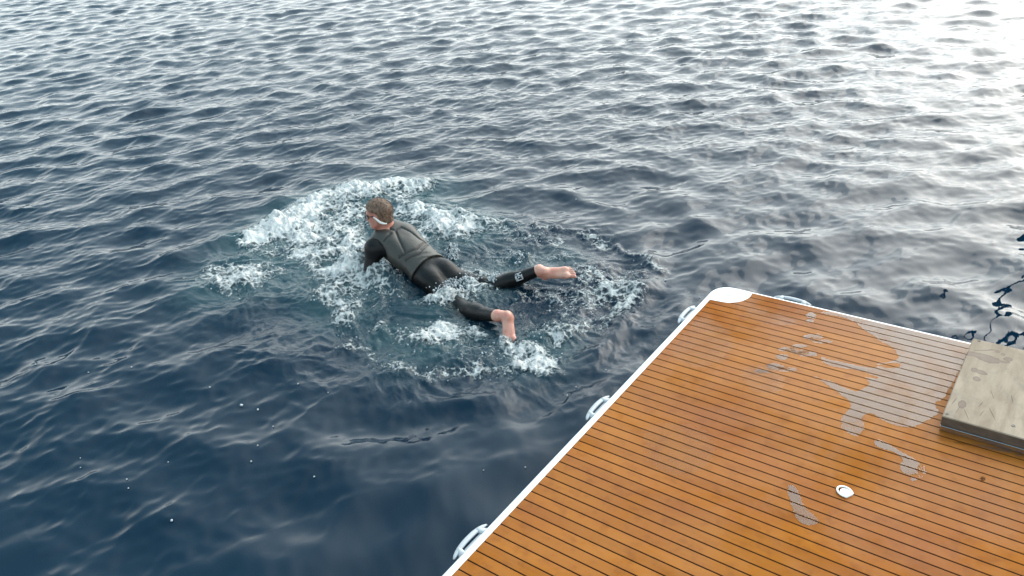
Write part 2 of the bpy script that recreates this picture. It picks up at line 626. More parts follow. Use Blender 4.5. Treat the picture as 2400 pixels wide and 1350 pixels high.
# thrown-up lumps of water
LP, LR = [], []
for px, py, z0, h, sp, k in ((1060, 606, .05, .10, .022, 160), (1068, 590, .07, .05, .014, 60), (1060, 640, .06, .04, .03, 60), (1040, 696, .03, .07, .05, 260),
                             (856, 604, .03, .08, .04, 240), (822, 612, .02, .05, .06, 150), (1160, 664, .03, .05, .04, 200), (1215, 610, .02, .06, .04, 120),
                             (1100, 662, .04, .04, .06, 200), (890, 640, .02, .05, .05, 100), (1196, 798, .0, .03, .03, 60), (1060, 675, .04, .05, .05, 200)):
    c = W(px, py, z0 * .5)
    for _ in range(k):
        t = rng.random() ** 1.3
        a = rng.normal(0, sp * (1 - 0.5 * t), 2)
        LP.append((c[0] + a[0] - 0.02 * t, c[1] + a[1] + .03 * t, z0 * .5 + t * h))
        LR.append((0.003 + 0.011 * rng.random() ** 3) * (1 - .5 * t))
tag(link('splash_drops', balls(np.array(LP), np.array(LR), 'splash_drops'), m_drop), 'white water thrown up by the legs and the left arm of the swimmer', kind='stuff')
# a few lone bubbles floating on the calm water near the camera
LB_ = [(405, 1227, .009), (566, 950, .012), (604, 959, .008), (492, 909, .006), (309, 863, .006), (207, 872, .005), (85, 858, .006), (590, 1086, .007), (606, 1051, .006),
       (187, 1071, .004), (188, 1095, .004), (299, 1128, .006), (303, 1149, .005), (738, 1123, .006), (432, 655, .005), (176, 678, .005), (1135, 1113, .004), (1232, 1103, .005),
       (395, 1085, .004), (700, 905, .006), (770, 925, .004), (640, 1000, .005), (1330, 930, .006), (1350, 905, .005), (1420, 870, .005), (1560, 660, .008), (1350, 470, .008), (1640, 700, .005)]
P = np.array([W(a, b, 0.0) for a, b, r in LB_])
sx, sy, sz = sea(P[:, 0], P[:, 1], np.hypot(P[:, 0] - CAM[0], P[:, 1] - CAM[1]))
P[:, 2] = sz + 0.004
tag(link('bubbles', balls(P, np.array([b[2] for b in LB_]) * 0.8, 'bubbles'), m_drop), 'small white bubbles floating loose on the calm blue water', kind='stuff')

# ------------------------------------------------------------------ the floating platform
m_hull = simple('white_hull', (0.80, 0.80, 0.79), 0.35, noise=0.04, nscale=8)
m_caulk = simple('dark_seam', (0.008, 0.0022, 0.0014), 0.8, spec=.1)
m_teak, n = mat_new('teak')
geo = n.n('ShaderNodeNewGeometry')
pos = geo.outputs['Position']
rnd = n.n('ShaderNodeObjectInfo').outputs['Random']
grain = n.noise(n.scaled(pos, (4, 130, 1)), 1.0, 5, 0.6, 0.3)
blot = n.noise(pos, 1.3, 5, 0.6, 0.3)
blot2 = n.noise(pos, 14.0, 4, 0.6, 0.2)
c = n.mix(n.smooth(blot, 0.3, 0.7), C4(0.265, 0.072, 0.011), C4(0.375, 0.132, 0.018))
c = n.mix(n.math('MULTIPLY', n.smooth(blot2, .45, .75), 0.35), c, C4(0.135, 0.034, 0.007))
c = n.mix(n.math('MULTIPLY', grain, 0.30), c, C4(0.15, 0.040, 0.008))
c = n.mix(n.math('MULTIPLY', rnd, 0.30), c, C4(0.13, 0.036, 0.007))
damp = n.smooth(n.noise(pos, 1.7, 6, 0.62, 0.5), 0.34, 0.66)
p = principled(n, Base_Color=c, Roughness=n.smooth(damp, 0, 1, 0.60, 0.42))
n.l(n.smooth(damp, 0, 1, 0.02, 0.13), p.inputs['Specular IOR Level'])
n.l(n.bump(n.noise(n.scaled(pos, (12, 260, 1)), 1.0, 4, 0.6), 0.12, 0.002), p.inputs['Normal'])
finish(n, p.outputs[0])

plat = tag(empty('swim_platform', (0, 0, 0)), 'white swimming platform with orange teak planks floating beside the swimmer', 'platform')
XR, YN = 2.75, -3.35          # right and near end of the platform
ZT = DZ - 0.003


def rrect(x0, x1, y0, y1, r, k=10):
    pts = []
    for cx, cy, a0 in ((x1 - r, y1 - r, 0), (x0 + r, y1 - r, 90), (x0 + r, y0 + r, 180), (x1 - r, y0 + r, 270)):
        for i in range(k + 1):
            a = math.radians(a0 + 90 * i / k)
            pts.append((cx + r * math.cos(a), cy + r * math.sin(a)))
    return pts


prof = [(0.075, 0.0), (0.03, 0.0), (0.014, -0.003), (0.004, -0.012), (0.0, -0.026), (-0.012, -0.06), (-0.022, -0.10), (-0.022, -0.15), (-0.012, -0.20), (0.01, -0.25), (0.05, -0.31), (.2, -.33)]
V, F = [], []
for ins, dz in prof:
    x0, x1, y0, y1 = -0.045 + ins, XR - ins, YN + ins, 0.030 - ins
    V += [(x, y, ZT + dz) for x, y in rrect(x0, x1, y0, y1, max(0.02, 0.115 - ins))]
k = 44
F.append(list(range(k)))
for j in range(len(prof) - 1):
    for i in range(k):
        F.append([j * k + i, (j + 1) * k + i, (j + 1) * k + (i + 1) % k, j * k + (i + 1) % k])
F.append([(len(prof) - 1) * k + i for i in reversed(range(k))])
link('hull', mesh_py('hull', V, F, True), m_hull, plat)
# welt along the top edge of the hull
# dark seam sheet the planks are set on, and the planks cut round the white corner disc
CC, CR = np.array([0.050, -0.040]), 0.140
GAP = 0.0058


def left_limit(y):
    """where a plank starts at height y (the corner is cut by a disc)"""
    dy = y - CC[1]
    if abs(dy) < CR:
        return CC[0] + math.sqrt(CR * CR - dy * dy)
    return 0.0


def plank_mesh(y0, y1, xr):
    ys = np.linspace(y0, y1, 6)
    if left_limit(y0) != left_limit(y1) or left_limit(y0) > 0:
        xs = [left_limit(y) for y in ys]
    else:
        ys = np.array([y0, y1])
        xs = [0.0, 0.0]
    b = 0.0007
    k = len(ys)
    V, F = [], []
    for lvl, (ins, z) in enumerate(((0, DZ - 0.007), (0, DZ - b), (b, DZ))):
        yy = np.linspace(y0 + ins, y1 - ins, k)
        for i in range(k):
            V.append((xs[i] + ins, yy[i], z))
        for i in range(k):
            V.append((xr, yy[k - 1 - i], z))
    m = 2 * k
    F.append([2 * m + i for i in range(m)])
    for lv in range(2):
        for i in range(m):
            j = (i + 1) % m
            F.append([lv * m + j, lv * m + i, (lv + 1) * m + i, (lv + 1) * m + j])
    me = mesh_py('plank', V, F)
    me.flip_normals()
    return me


std = None
for i in range(60):
    yt = -i * PITCH - GAP / 2 if i else -0.002
    yb = -(i + 1) * PITCH + GAP / 2
    if yb < YN + 0.05:
        break
    if i == 3:                       # the plank under the disc: its left piece is cut back by the disc
        ys = np.linspace(yb, yt, 7)
    if i > 4 and std is not None:
        o = link('plank', std, m_teak, plat)
        o.location = (0, -(i - 5) * PITCH, 0)
    else:
        pm = plank_mesh(yb, yt, XR - 0.06)
        o = link('plank', pm, m_teak, plat)
        if i == 4:
            pass
    if i == 5 and std is None:
        pass
    if i == 4:
        std = plank_mesh(-6 * PITCH + GAP / 2, -5 * PITCH - GAP / 2, XR - 0.06)
        std.materials.append(m_teak)
# seam sheet
V, F = [], []
ys = [-0.002 - j * 0.01 for j in range(25)] + [YN + 0.05]
for y in ys:
    V.append((left_limit(y) + 0.0005, y, DZ - 0.0014))
    V.append((XR - 0.06, y, DZ - 0.0014))
for j in range(len(ys) - 1):
    F.append([2 * j, 2 * j + 2, 2 * j + 3, 2 * j + 1])
link('seam_sheet', mesh_py('seam_sheet', V, F), m_caulk, plat)


def tube(path, rad_, seg=8, close=False, squash=1.0, name='tube'):
    """tube along a 3-D path; rad_ scalar or list"""
    P = np.array(path, float)
    k = len(P)
    rr = np.full(k, rad_) if np.isscalar(rad_) else np.array(rad_)
    T = np.gradient(P, axis=0) if not close else (np.roll(P, -1, 0) - np.roll(P, 1, 0))
    T /= np.linalg.norm(T, axis=1)[:, None]
    up = np.array([0, 0, 1.0])
    V, F = [], []
    for i in range(k):
        a = np.cross(T[i], up)
        if np.linalg.norm(a) < 1e-3:
            a = np.array([1.0, 0, 0])
        a /= np.linalg.norm(a)
        b = np.cross(a, T[i])
        for j in range(seg):
            t = 2 * math.pi * j / seg
            V.append(P[i] + rr[i] * (a * math.cos(t) + b * math.sin(t) * squash))
    for i in range(k if close else k - 1):
        for j in range(seg):
            i2 = (i + 1) % k
            F.append([i * seg + j, i * seg + (j + 1) % seg, i2 * seg + (j + 1) % seg, i2 * seg + j])
    if not close:
        F.append(list(reversed(range(seg))))
        F.append([(k - 1) * seg + j for j in range(seg)])
    return V, F


def join(parts):
    V, F = [], []
    for v, f in parts:
        o = len(V)
        V += list(v)
        F += [[o + i for i in q] for q in f]
    return V, F


def box(x0, x1, y0, y1, z0, z1, b=0.0):
    """bevelled box"""
    V, F = [], []
    lv = [(b, z0), (0, z0 + b), (0, z1 - b), (b, z1)] if b else [(0, z0), (0, z1)]
    for ins, z in lv:
        if b:
            pts = rrect(x0 + ins, x1 - ins, y0 + ins, y1 - ins, b * 1.2, 2)
        else:
            pts = [(x1, y1), (x0, y1), (x0, y0), (x1, y0)]
        V += [(x, y, z) for x, y in pts]
    k = len(V) // len(lv)
    F.append(list(reversed(range(k))))
    F.append([(len(lv) - 1) * k + i for i in range(k)])
    for j in range(len(lv) - 1):
        for i in range(k):
            F.append([j * k + i, j * k + (i + 1) % k, (j + 1) * k + (i + 1) % k, (j + 1) * k + i])
    return V, F


# grab handles moulded like cleats on the hull's side: bar with tapering tips on two posts over a flange
m_handle = simple('handle_plastic', (0.40, 0.41, 0.42), 0.3)


def handle_mesh():
    # local: along x, sticks out towards +y, z up
    xs = np.linspace(-0.108, 0.108, 19)
    path = [(x, 0.026 - 0.016 * (abs(x) / 0.108) ** 2.6, 0.006 - 0.010 * (x / .108) ** 2) for x in xs]
    rr = [0.0135 * math.sqrt(max(0.05, 1 - (abs(x) / 0.112) ** 3)) for x in xs]
    parts = [tube(path, rr, 10, squash=0.75)]
    for s in (-1, 1):
        parts.append(tube([(s * 0.060, 0.028, 0.004), (s * 0.064, 0.012, 0.0), (s * 0.072, -0.012, -0.006)], [0.012, 0.013, 0.020], 10))
    parts.append(tube([(x, -0.012, -0.012) for x in np.linspace(-0.098, 0.098, 15)],
                      [0.020 * math.sqrt(max(0.04, 1 - (abs(x) / 0.1) ** 4)) for x in np.linspace(-0.098, 0.098, 15)], 10, squash=0.7))
    V, F = join(parts)
    me = mesh_py('grab_handle', V, F, True)
    me.materials.append(m_handle)
    return me


hm = handle_mesh()
for x, y, rz in ((-0.052, -0.365, 90), (-0.052, -1.370, 90), (-0.052, -2.380, 90), (0.407, 0.042, 0)):
    o = link('grab_handle', hm, m_handle, plat)
    o.location = (x, y, DZ - 0.020)
    o.rotation_euler = (0, 0, math.radians(rz))
    o.scale = (1, 0.88, 0.8)

# faint moulded fitting on the white corner disc
V, F = join([tube([(0.075 + 0.014 * math.cos(t), -0.075 + 0.014 * math.sin(t), ZT + 0.001) for t in np.linspace(0, 2 * math.pi, 17)[:-1]], 0.0022, 6, True),
             tube([(0.072, -0.095, ZT + .001), (0.085, -0.090, ZT + .001)], 0.002, 6)])
link('corner_fitting', mesh_py('corner_fitting', V, F, True), simple('grey_plastic', (.55, .57, .58), .4), plat)

# ------------------------------------------------------------------ white ring lying on the planks
m_ring = simple('white_plastic', (0.80, 0.81, 0.78), 0.35)
ring = tag(empty('deck_ring', (1.117, -1.383, DZ)), 'small white plastic ring with a pad lying on the teak planks', 'ring')


def ringpts(s, z):
    out = []
    ax = np.array([0.86, -0.5])       # towards the flat end
    bx = np.array([0.5, 0.86])
    for t in np.linspace(0, 2 * math.pi, 25)[:-1]:
        u, v = math.cos(t), math.sin(t)
        u = max(-1, min(u, 0.72))
        q = (ax * u * 0.033 + bx * v * 0.026) * s
        out.append((1.115 + q[0], -1.383 + q[1], z))
    return out


V, F = tube(ringpts(1.0, DZ + 0.006), 0.0042, 8, True)
link('ring', mesh_py('ring', V, F, True), m_ring, ring)
pts = ringpts(0.80, DZ + 0.0065)
low = ringpts(0.84, DZ + 0.0005)
k = len(pts)
pts = [(x + 0.006, y - 0.0035, z) for x, y, z in pts]
low = [(x + 0.006, y - 0.0035, z) for x, y, z in low]
V = pts + low
F = [list(range(k))] + [[i, k + i, k + (i + 1) % k, (i + 1) % k] for i in range(k)]
link('pad', mesh_py('pad', V, F, False), m_ring, ring)

# ------------------------------------------------------------------ boarding step: weathered plywood board on a metal frame
step = tag(empty('boarding_step', (1.345, -0.79, DZ)), 'weathered plywood step with screws and a wet brown footprint on the teak deck', 'step')
SX0, SX1, SY0, SY1, SZ = 1.347, 2.25, -0.790, -0.075, 0.360
m_ply, n = mat_new('weathered_plywood')
pos = n.n('ShaderNodeNewGeometry').outputs['Position']
sp = n.n('ShaderNodeSeparateXYZ')
n.l(pos, sp.inputs[0])
g = n.noise(n.scaled(pos, (9, 2.2, 9)), 1.6, 7, 0.62, 0.4)
g2 = n.noise(pos, 11, 6, 0.65, 0.4)
c = n.mix(n.smooth(g, .3, .7), C4(0.225, 0.162, 0.112), C4(0.34, 0.262, 0.190))
c = n.mix(n.math('MULTIPLY', n.smooth(g2, .5, .72), .5), c, C4(0.17, 0.145, 0.115))
fib = n.noise(n.scaled(pos, (160, 5, 60)), 1.0, 4, .6)
c = n.mix(n.math('MULTIPLY', n.smooth(fib, .5, .8), .28), c, C4(.17, .13, .09))


def ell(cx, cy, rx, ry, ang=0.0):
    """signed value of an ellipse in the XY plane: 0 at centre, 1 on the rim"""
    ca, sa = math.cos(ang), math.sin(ang)
    dx = n.math('SUBTRACT', sp.outputs[0], cx)
    dy = n.math('SUBTRACT', sp.outputs[1], cy)
    u = n.math('ADD', n.math('MULTIPLY', dx, ca / rx), n.math('MULTIPLY', dy, sa / rx))
    v = n.math('ADD', n.math('MULTIPLY', dx, -sa / ry), n.math('MULTIPLY', dy, ca / ry))
    return n.math('SQRT', n.math('ADD', n.math('MULTIPLY', u, u), n.math('MULTIPLY', v, v)))


def pe(px, py, rx, ry, ang=0.0):
    q = W(px, py, SZ)
    return ell(q[0], q[1], rx, ry, ang)


edge_n = n.math('MULTIPLY', n.math('SUBTRACT', n.noise(pos, 45, 4, .6), .5), .7)
prints = [pe(2282, 830, .045, .020, .3), pe(2300, 834, .05, .020, .2), pe(2318, 842, .052, .030, .1), pe(2302, 821, .035, .006, .5), pe(2338, 824, .010, .012, 0),
          pe(2351, 831, .010, .011, 0), pe(2362, 842, .020, .018, .3), pe(2325, 820, .016, .006, .4), pe(2350, 848, .03, .010, .3),
          pe(2284, 867, .014, .020, 0), pe(2298, 872, .028, .018, -.3), pe(2289, 888, .016, .020, .3), pe(2255, 948, .016, .030, 0)]
d = prints[0]
for q in prints[1:]:
    d = n.math('MINIMUM', d, q)
d = n.math('ADD', d, edge_n)
stain = n.smooth(d, 0.98, 1.06, 1, 0)
rim = n.math('MULTIPLY', stain, n.smooth(d, 0.55, 1.0, .80, 1.0))
c = n.mix(n.math('MULTIPLY', rim, 0.8), c, C4(0.085, 0.042, 0.026))
# knife cuts
cuts = [(2318, 955, 2333, 985, .0012), (2230, 948, 2243, 932, .0010), (2294, 953, 2304, 942, .0012), (2322, 915, 2330, 935, .0008), (2370, 925, 2374, 945, .001),
        (2258, 955, 2271, 985, .0009), (2240, 968, 2252, 950, .0007), (2296, 975, 2306, 962, .0008)]
dm = None
for x0, y0, x1, y1, wd in cuts:
    a, b = W(x0, y0, SZ), W(x1, y1, SZ)
    L2 = np.linalg.norm(b[:2] - a[:2])
    e = ell((a[0] + b[0]) / 2, (a[1] + b[1]) / 2, L2 / 2, wd * 1.5, math.atan2(b[1] - a[1], b[0] - a[0]))
    dm = e if dm is None else n.math('MINIMUM', dm, e)
c = n.mix(n.smooth(dm, .7, 1.3, .8, 0), c, C4(.07, .05, .035))
# darker mottled brown on the board's side faces
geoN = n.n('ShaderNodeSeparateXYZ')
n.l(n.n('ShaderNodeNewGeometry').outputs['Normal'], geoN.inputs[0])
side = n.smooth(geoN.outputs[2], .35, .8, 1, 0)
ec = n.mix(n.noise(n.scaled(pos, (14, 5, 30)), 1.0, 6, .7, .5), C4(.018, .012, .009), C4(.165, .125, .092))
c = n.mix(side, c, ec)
p = principled(n, Base_Color=c, Roughness=n.smooth(stain, 0, 1, .75, .5))
p.inputs['Specular IOR Level'].default_value = 0.25
n.l(n.bump(n.noise(n.scaled(pos, (120, 12, 60)), 1.0, 5, .6), .35, .002), p.inputs['Normal'])
finish(n, p.outputs[0])
V, F = box(SX0, SX1, SY0, SY1, SZ - 0.052, SZ, 0.004)
link('board', mesh_py('board', V, F), m_ply, step)
m_steel = simple('brushed_metal', (0.62, 0.60, 0.60), 0.22, 1.0)
V, F = join([box(SX0 + 0.001, SX1, SY0 + 0.001, SY0 + 0.03, DZ + 0.001, SZ - 0.0535, 0.001), box(SX0 + 0.004, SX0 + 0.03, SY0 + 0.032, SY1 - 0.004, DZ + .001, SZ - 0.0535, .001),
             box(SX0 + 0.02, SX1, SY1 - 0.03, SY1 - 0.003, DZ + .001, SZ - 0.0535, .001)])
link('metal_frame', mesh_py('metal_frame', V, F), m_steel, step)
m_screw = simple('screw_steel', (0.16, 0.14, 0.12), 0.5, 1.0)


def screw():
    k = 14
    V, F = [], []
    for r, z in ((0.0085, 0.0002), (0.0080, 0.0016), (0.0062, 0.0022), (0.0040, 0.0010), (0.0032, -0.001)):
        V += [(r * math.cos(2 * math.pi * i / k), r * math.sin(2 * math.pi * i / k), z) for i in range(k)]
    for j in range(4):
        for i in range(k):
            F.append([j * k + i, j * k + (i + 1) % k, (j + 1) * k + (i + 1) % k, (j + 1) * k + i])
    F.append([4 * k + i for i in range(k)])
    me = mesh_py('screw', V, F, True)
    me.materials.append(m_screw)
    return me


sm = screw()
for px, py in ((2295, 799), (2219, 970), (2375, 998)):
    q = W(px, py, SZ)
    o = link('screw', sm, m_screw, step)
    o.location = Vector((q[0], q[1], SZ)) - Vector(step.location) + Vector(step.location)

# ------------------------------------------------------------------ unseen dark post, added to put dark reflections in the water
unseen_post = tag(empty('unseen_dark_post', (1.52, 3.1, -1.5)), 'unseen dark post added out of view for the dark reflections in the water', 'unseen_post')
PX, PY = 1.52, 3.1
V, F = tube([(PX + .01 * math.sin(z * 1.7), PY + .01 * math.cos(z * 1.3), z) for z in np.linspace(-1.5, 4.6, 16)], [0.12 - .004 * i * .3 for i in range(16)], 14)
link('post', mesh_py('post', V, F, True), simple('dark_post_mat', (.012, .011, .010), .7, noise=.4, nscale=12, bump=.4, bscale=40, bdist=.01), unseen_post)
V, F = tube([(PX, PY, 4.6), (PX, PY, 4.63), (PX, PY, 4.72)], [0.14, 0.14, 0.03], 14)
link('cap', mesh_py('cap', V, F, True), simple('dark_cap', (.02, .02, .02), .5), unseen_post)

# ------------------------------------------------------------------ wet films on the planks
m_film, n = mat_new('wet_film')
pos = n.n('ShaderNodeNewGeometry').outputs['Position']
sp2 = n.n('ShaderNodeSeparateXYZ')
n.l(pos, sp2.inputs[0])
my = n.math('FRACT', n.math('DIVIDE', n.math('ADD', sp2.outputs[1], 55.0), PITCH))
dist = n.math('ABSOLUTE', n.math('SUBTRACT', my, 0.5))
# distance from the plank's middle; the film stops at the plank's edge
open_ = n.math('GREATER_THAN', dist, 0.5 - 0.0031 / PITCH - 0.006)
fr = n.n('ShaderNodeFresnel')
fr.inputs[0].default_value = 1.52
gl = n.n('ShaderNodeBsdfGlossy')
gl.inputs['Roughness'].default_value = 0.06
tr = n.n('ShaderNodeBsdfTransparent')
tr.inputs[0].default_value = C4(0.97, 0.96, 0.96)
tr0 = n.n('ShaderNodeBsdfTransparent')
wet = n.mshader(fr.outputs[0], tr.outputs[0], gl.outputs[0])
a_in = n.n('ShaderNodeAttribute', attribute_name='inset').outputs['Fac']
a_am = n.n('ShaderNodeAttribute', attribute_name='amount').outputs['Fac']
rag = n.math('ADD', a_in, n.math('MULTIPLY', n.math('SUBTRACT', n.noise(pos, 34, 3, .55), .5), 0.007))
thin = n.math('MULTIPLY', n.smooth(rag, -0.0015, 0.0055), n.smooth(n.noise(pos, 8, 3, 0.5, 0.3), 0.30, 0.55, 0.70, 1.0))
thin = n.math('MULTIPLY', thin, a_am)
wet = n.mshader(thin, tr0.outputs[0], wet)
finish(n, n.mshader(open_, wet, tr0.outputs[0]))


def chaikin(p, it=2):
    p = np.array(p, float)
    for _ in range(it):
        q = np.roll(p, -1, 0)
        p = np.stack([p * .75 + q * .25, p * .25 + q * .75], 1).reshape(-1, 2)
    return p


def film(name, polys, label, cat, kind=None, group=None, jit=0.0, cell=0.007, strength=1.0, soft=1.0, zoff=0.0007):
    """thin sheet of water; each vertex knows its distance to the outline, the sheet thins out there"""
    PV, PF, SD = [], [], []
    for pl in polys:
        p = chaikin(np.array([W(x, y, DZ)[:2] for x, y in pl]), 1)
        lo, hi = p.min(0) - 0.03 * soft, p.max(0) + 0.03 * soft
        hi[1] = min(hi[1], 0.0)
        gx = np.arange(lo[0], hi[0] + cell, cell)
        gy = np.arange(lo[1], hi[1] + 1e-6, cell)
        GX, GY = np.meshgrid(gx, gy, indexing='ij')
        pts = np.stack([GX.ravel(), GY.ravel()], 1)
        a, b = p, np.roll(p, -1, 0)
        ab = b - a
        dmin = np.full(len(pts), 9.0)
        ins_ = np.zeros(len(pts), bool)
        for k_ in range(len(p)):
            t = np.clip(((pts - a[k_]) @ ab[k_]) / (ab[k_] @ ab[k_] + 1e-12), 0, 1)
            dmin = np.minimum(dmin, np.linalg.norm(pts - a[k_] - t[:, None] * ab[k_], axis=1))
            cond = (a[k_, 1] > pts[:, 1]) != (b[k_, 1] > pts[:, 1])
            xc = a[k_, 0] + (pts[:, 1] - a[k_, 1]) * ab[k_, 0] / (ab[k_, 1] if abs(ab[k_, 1]) > 1e-12 else 1e-12)
            ins_ ^= cond & (pts[:, 0] < xc)
        sd = np.where(ins_, dmin, -dmin)
        sd = sd + (fbm(pts[:, 0] * 38, pts[:, 1] * 38, 3, 5) - .5) * jit * 2.2
        nx, ny = GX.shape
        id_ = np.arange(nx * ny).reshape(nx, ny)
        q = np.stack([id_[:-1, :-1], id_[1:, :-1], id_[1:, 1:], id_[:-1, 1:]], -1).reshape(-1, 4)
        q = q[(sd[q] > -0.012 * soft).any(1)]
        u_, inv_ = np.unique(q, return_inverse=True)
        o = sum(len(v) for v in PV)
        PV.append(np.column_stack([pts[u_], np.full(len(u_), DZ + zoff)]))
        PF.append(inv_.reshape(-1, 4) + o)
        SD.append(sd[u_] / soft)
    me = mesh_np(name, np.concatenate(PV), np.concatenate(PF), False)
    attr(me, 'inset', np.concatenate(SD))
    attr(me, 'amount', np.full(len(me.vertices), strength))
    o = link(name, me, m_film)
    tag(o, label, cat, kind, group)
    return o


def oval(cx, cy, rx, ry, k=10):
    return [(cx + rx * math.cos(2 * math.pi * i / k), cy + ry * math.sin(2 * math.pi * i / k)) for i in range(k)]


film('puddle', [[(1915, 728), (1928, 735), (1946, 738), (1975, 744), (2002, 753), (2012, 762), (2023, 773), (2040, 782), (2055, 795), (2075, 805), (2092, 817), (2106, 836), (2098, 843), (2085, 847), (2060, 850), (2052, 856),
                 (2085, 853), (2108, 851), (2108, 863), (2085, 863), (2062, 859), (2050, 862), (2020, 858), (1985, 852), (1958, 845), (1935, 840), (1925, 834), (1922, 842), (1930, 852),
                 (1965, 862), (2010, 868), (2045, 880), (2060, 885), (2040, 886), (2025, 884), (2036, 893), (2035, 906), (2018, 911), (2008, 918), (1990, 913), (1970, 905), (1948, 893), (1925, 888), (1907, 880),
                 (1920, 893), (1940, 905), (1958, 915), (1985, 936), (1996, 948), (1994, 958), (1980, 966), (1969, 985), (1971, 1003), (1982, 1012), (1993, 1020), (2010, 1022), (2022, 1012), (2028, 995), (2020, 982),
                 (2028, 970), (2045, 970), (2060, 984), (2085, 992), (2118, 1003), (2155, 998), (2170, 988), (2190, 976), (2203, 962), (2192, 950), (2190, 944), (2210, 938), (2230, 905), (2285, 800), (2255, 799), (2100, 762), (2000, 740)]],
     'pale wet patch on the teak planks, its ragged edge reaching the plywood step', 'puddle', jit=.008)
film('wet_spots', [oval(1901, 741, 12, 9), oval(1897, 752, 9, 5), oval(1905, 790, 26, 9), oval(1925, 800, 26, 6), oval(1845, 819, 22, 6), oval(1875, 812, 20, 5), oval(1845, 866, 22, 7), oval(1818, 860, 26, 8), oval(1786, 870, 20, 5),
                   oval(1893, 830, 24, 7), oval(1870, 824, 24, 5), oval(1833, 836, 14, 7)],
     'scattered pale damp spots on the teak left of the puddle', 'water', kind='stuff', jit=.01)
film('wet_footprint', [[(2048, 1036), (2052, 1031), (2064, 1031), (2090, 1043), (2120, 1063), (2147, 1075), (2159, 1088), (2160, 1100), (2148, 1113), (2128, 1114), (2110, 1104), (2107, 1090), (2117, 1078), (2105, 1066), (2085, 1056), (2060, 1051), (2050, 1044)],
                       oval(2166, 1104, 6, 8), oval(2165, 1094, 4, 4), oval(2143, 1123, 10, 5), oval(2158, 1117, 6, 3)],
     'wet bare footprint on the teak planks between the white ring and the plywood step', 'footprint', jit=.004)
film('wet_footprint', [[(1843, 1139), (1852, 1136), (1867, 1141), (1874, 1160), (1881, 1180), (1900, 1200), (1918, 1216), (1921, 1228), (1900, 1232), (1873, 1227), (1860, 1205), (1848, 1165)]],
     'faint wet footprint on the teak planks left of the white ring', 'footprint', jit=.006)
film('wet_streak', [[(2232, 1033), (2290, 1040), (2400, 1062), (2440, 1072), (2440, 1083), (2395, 1068), (2340, 1058), (2285, 1048), (2240, 1040)], oval(2303, 1122, 9, 7), oval(2387, 1067, 9, 5)],
     'thin wet streak on the planks along the front of the plywood step', 'water', kind='stuff', jit=.004)

film('damp_sheen', [[(1640, 735), (1700, 760), (1730, 800), (1700, 850), (1640, 870), (1590, 850), (1560, 820), (1600, 780)], [(1740, 715), (1850, 740), (1880, 760), (1820, 770), (1750, 750)],
                    [(1500, 1000), (1560, 985), (1650, 1000), (1690, 1050), (1650, 1110), (1570, 1120), (1510, 1080)], [(1720, 870), (1790, 850), (1850, 880), (1830, 930), (1760, 920)]],
     'faint damp pinkish sheen drying on the planks near the white corner', 'water', kind='stuff', jit=.006, cell=.02, strength=.24, soft=6.0, zoff=0.0012)

# ------------------------------------------------------------------ implicit modelling for the swimmer
nrmz = lambda v: np.array(v, float) / np.linalg.norm(v)


def surf_nets(ax, ay, az, Vg):
    ins = Vg < 0
    nx, ny, nz = Vg.shape
    c = ins.astype(np.int8)
    s = sum(c[i:nx - 1 + i, j:ny - 1 + j, k:nz - 1 + k].astype(int) for i in (0, 1) for j in (0, 1) for k in (0, 1))
    act = (s > 0) & (s < 8)
    ids = np.argwhere(act)
    vid = np.full(act.shape, -1)
    vid[act] = np.arange(len(ids))
    acc = np.zeros((len(ids), 3))
    cnt = np.zeros(len(ids))
    A = (ax, ay, az)
    corners = [(i, j, k) for i in (0, 1) for j in (0, 1) for k in (0, 1)]
    for a in corners:
        for d in range(3):
            if a[d] == 0:
                b = list(a)
                b[d] = 1
                ia, ib = ids + a, ids + b
                va, vb = Vg[tuple(ia.T)], Vg[tuple(ib.T)]
                cr = (va < 0) != (vb < 0)
                t = np.where(cr, va / np.where(cr, va - vb, 1), 0)
                P = np.stack([A[q][ia[:, q]] * (1 - t) + A[q][ib[:, q]] * t for q in range(3)], 1)
                acc[cr] += P[cr]
                cnt[cr] += 1
    P = acc / cnt[:, None]
    F = []
    for d in range(3):
        sl0 = [slice(None)] * 3
        sl1 = [slice(None)] * 3
        sl0[d], sl1[d] = slice(0, -1), slice(1, None)
        a, b = ins[tuple(sl0)], ins[tuple(sl1)]
        e = np.argwhere(a != b)
        o1, o2 = [q for q in range(3) if q != d]
        e = e[(e[:, o1] > 0) & (e[:, o2] > 0) & (e[:, o1] < Vg.shape[o1] - 1) & (e[:, o2] < Vg.shape[o2] - 1)]
        q = []
        for (u, v) in ((-1, -1), (0, -1), (0, 0), (-1, 0)):
            f = e.copy()
            f[:, o1] += u
            f[:, o2] += v
            q.append(vid[tuple(f.T)])
        q = np.stack(q, 1)
        flip = a[tuple(e.T)]
        if d == 1:
            flip = ~flip
        q[~flip] = q[~flip][:, ::-1]
        F.append(q)
    F = np.concatenate(F)
    return P, F[(F >= 0).all(1)]


class Ell:
    def __init__(s, c, r, axes=None, k=0.03):
        s.c, s.r, s.k = np.array(c, float), np.array(r, float), k
        s.A = np.eye(3) if axes is None else np.array(axes, float)

    def box(s):
        m = s.r.max()
        return s.c - m, s.c + m

    def __call__(s, P):
        q = (P - s.c) @ s.A.T
        k0 = np.sqrt(((q / s.r) ** 2).sum(-1))
        k1 = np.sqrt(((q / s.r ** 2) ** 2).sum(-1)) + 1e-9
        return k0 * (k0 - 1) / k1


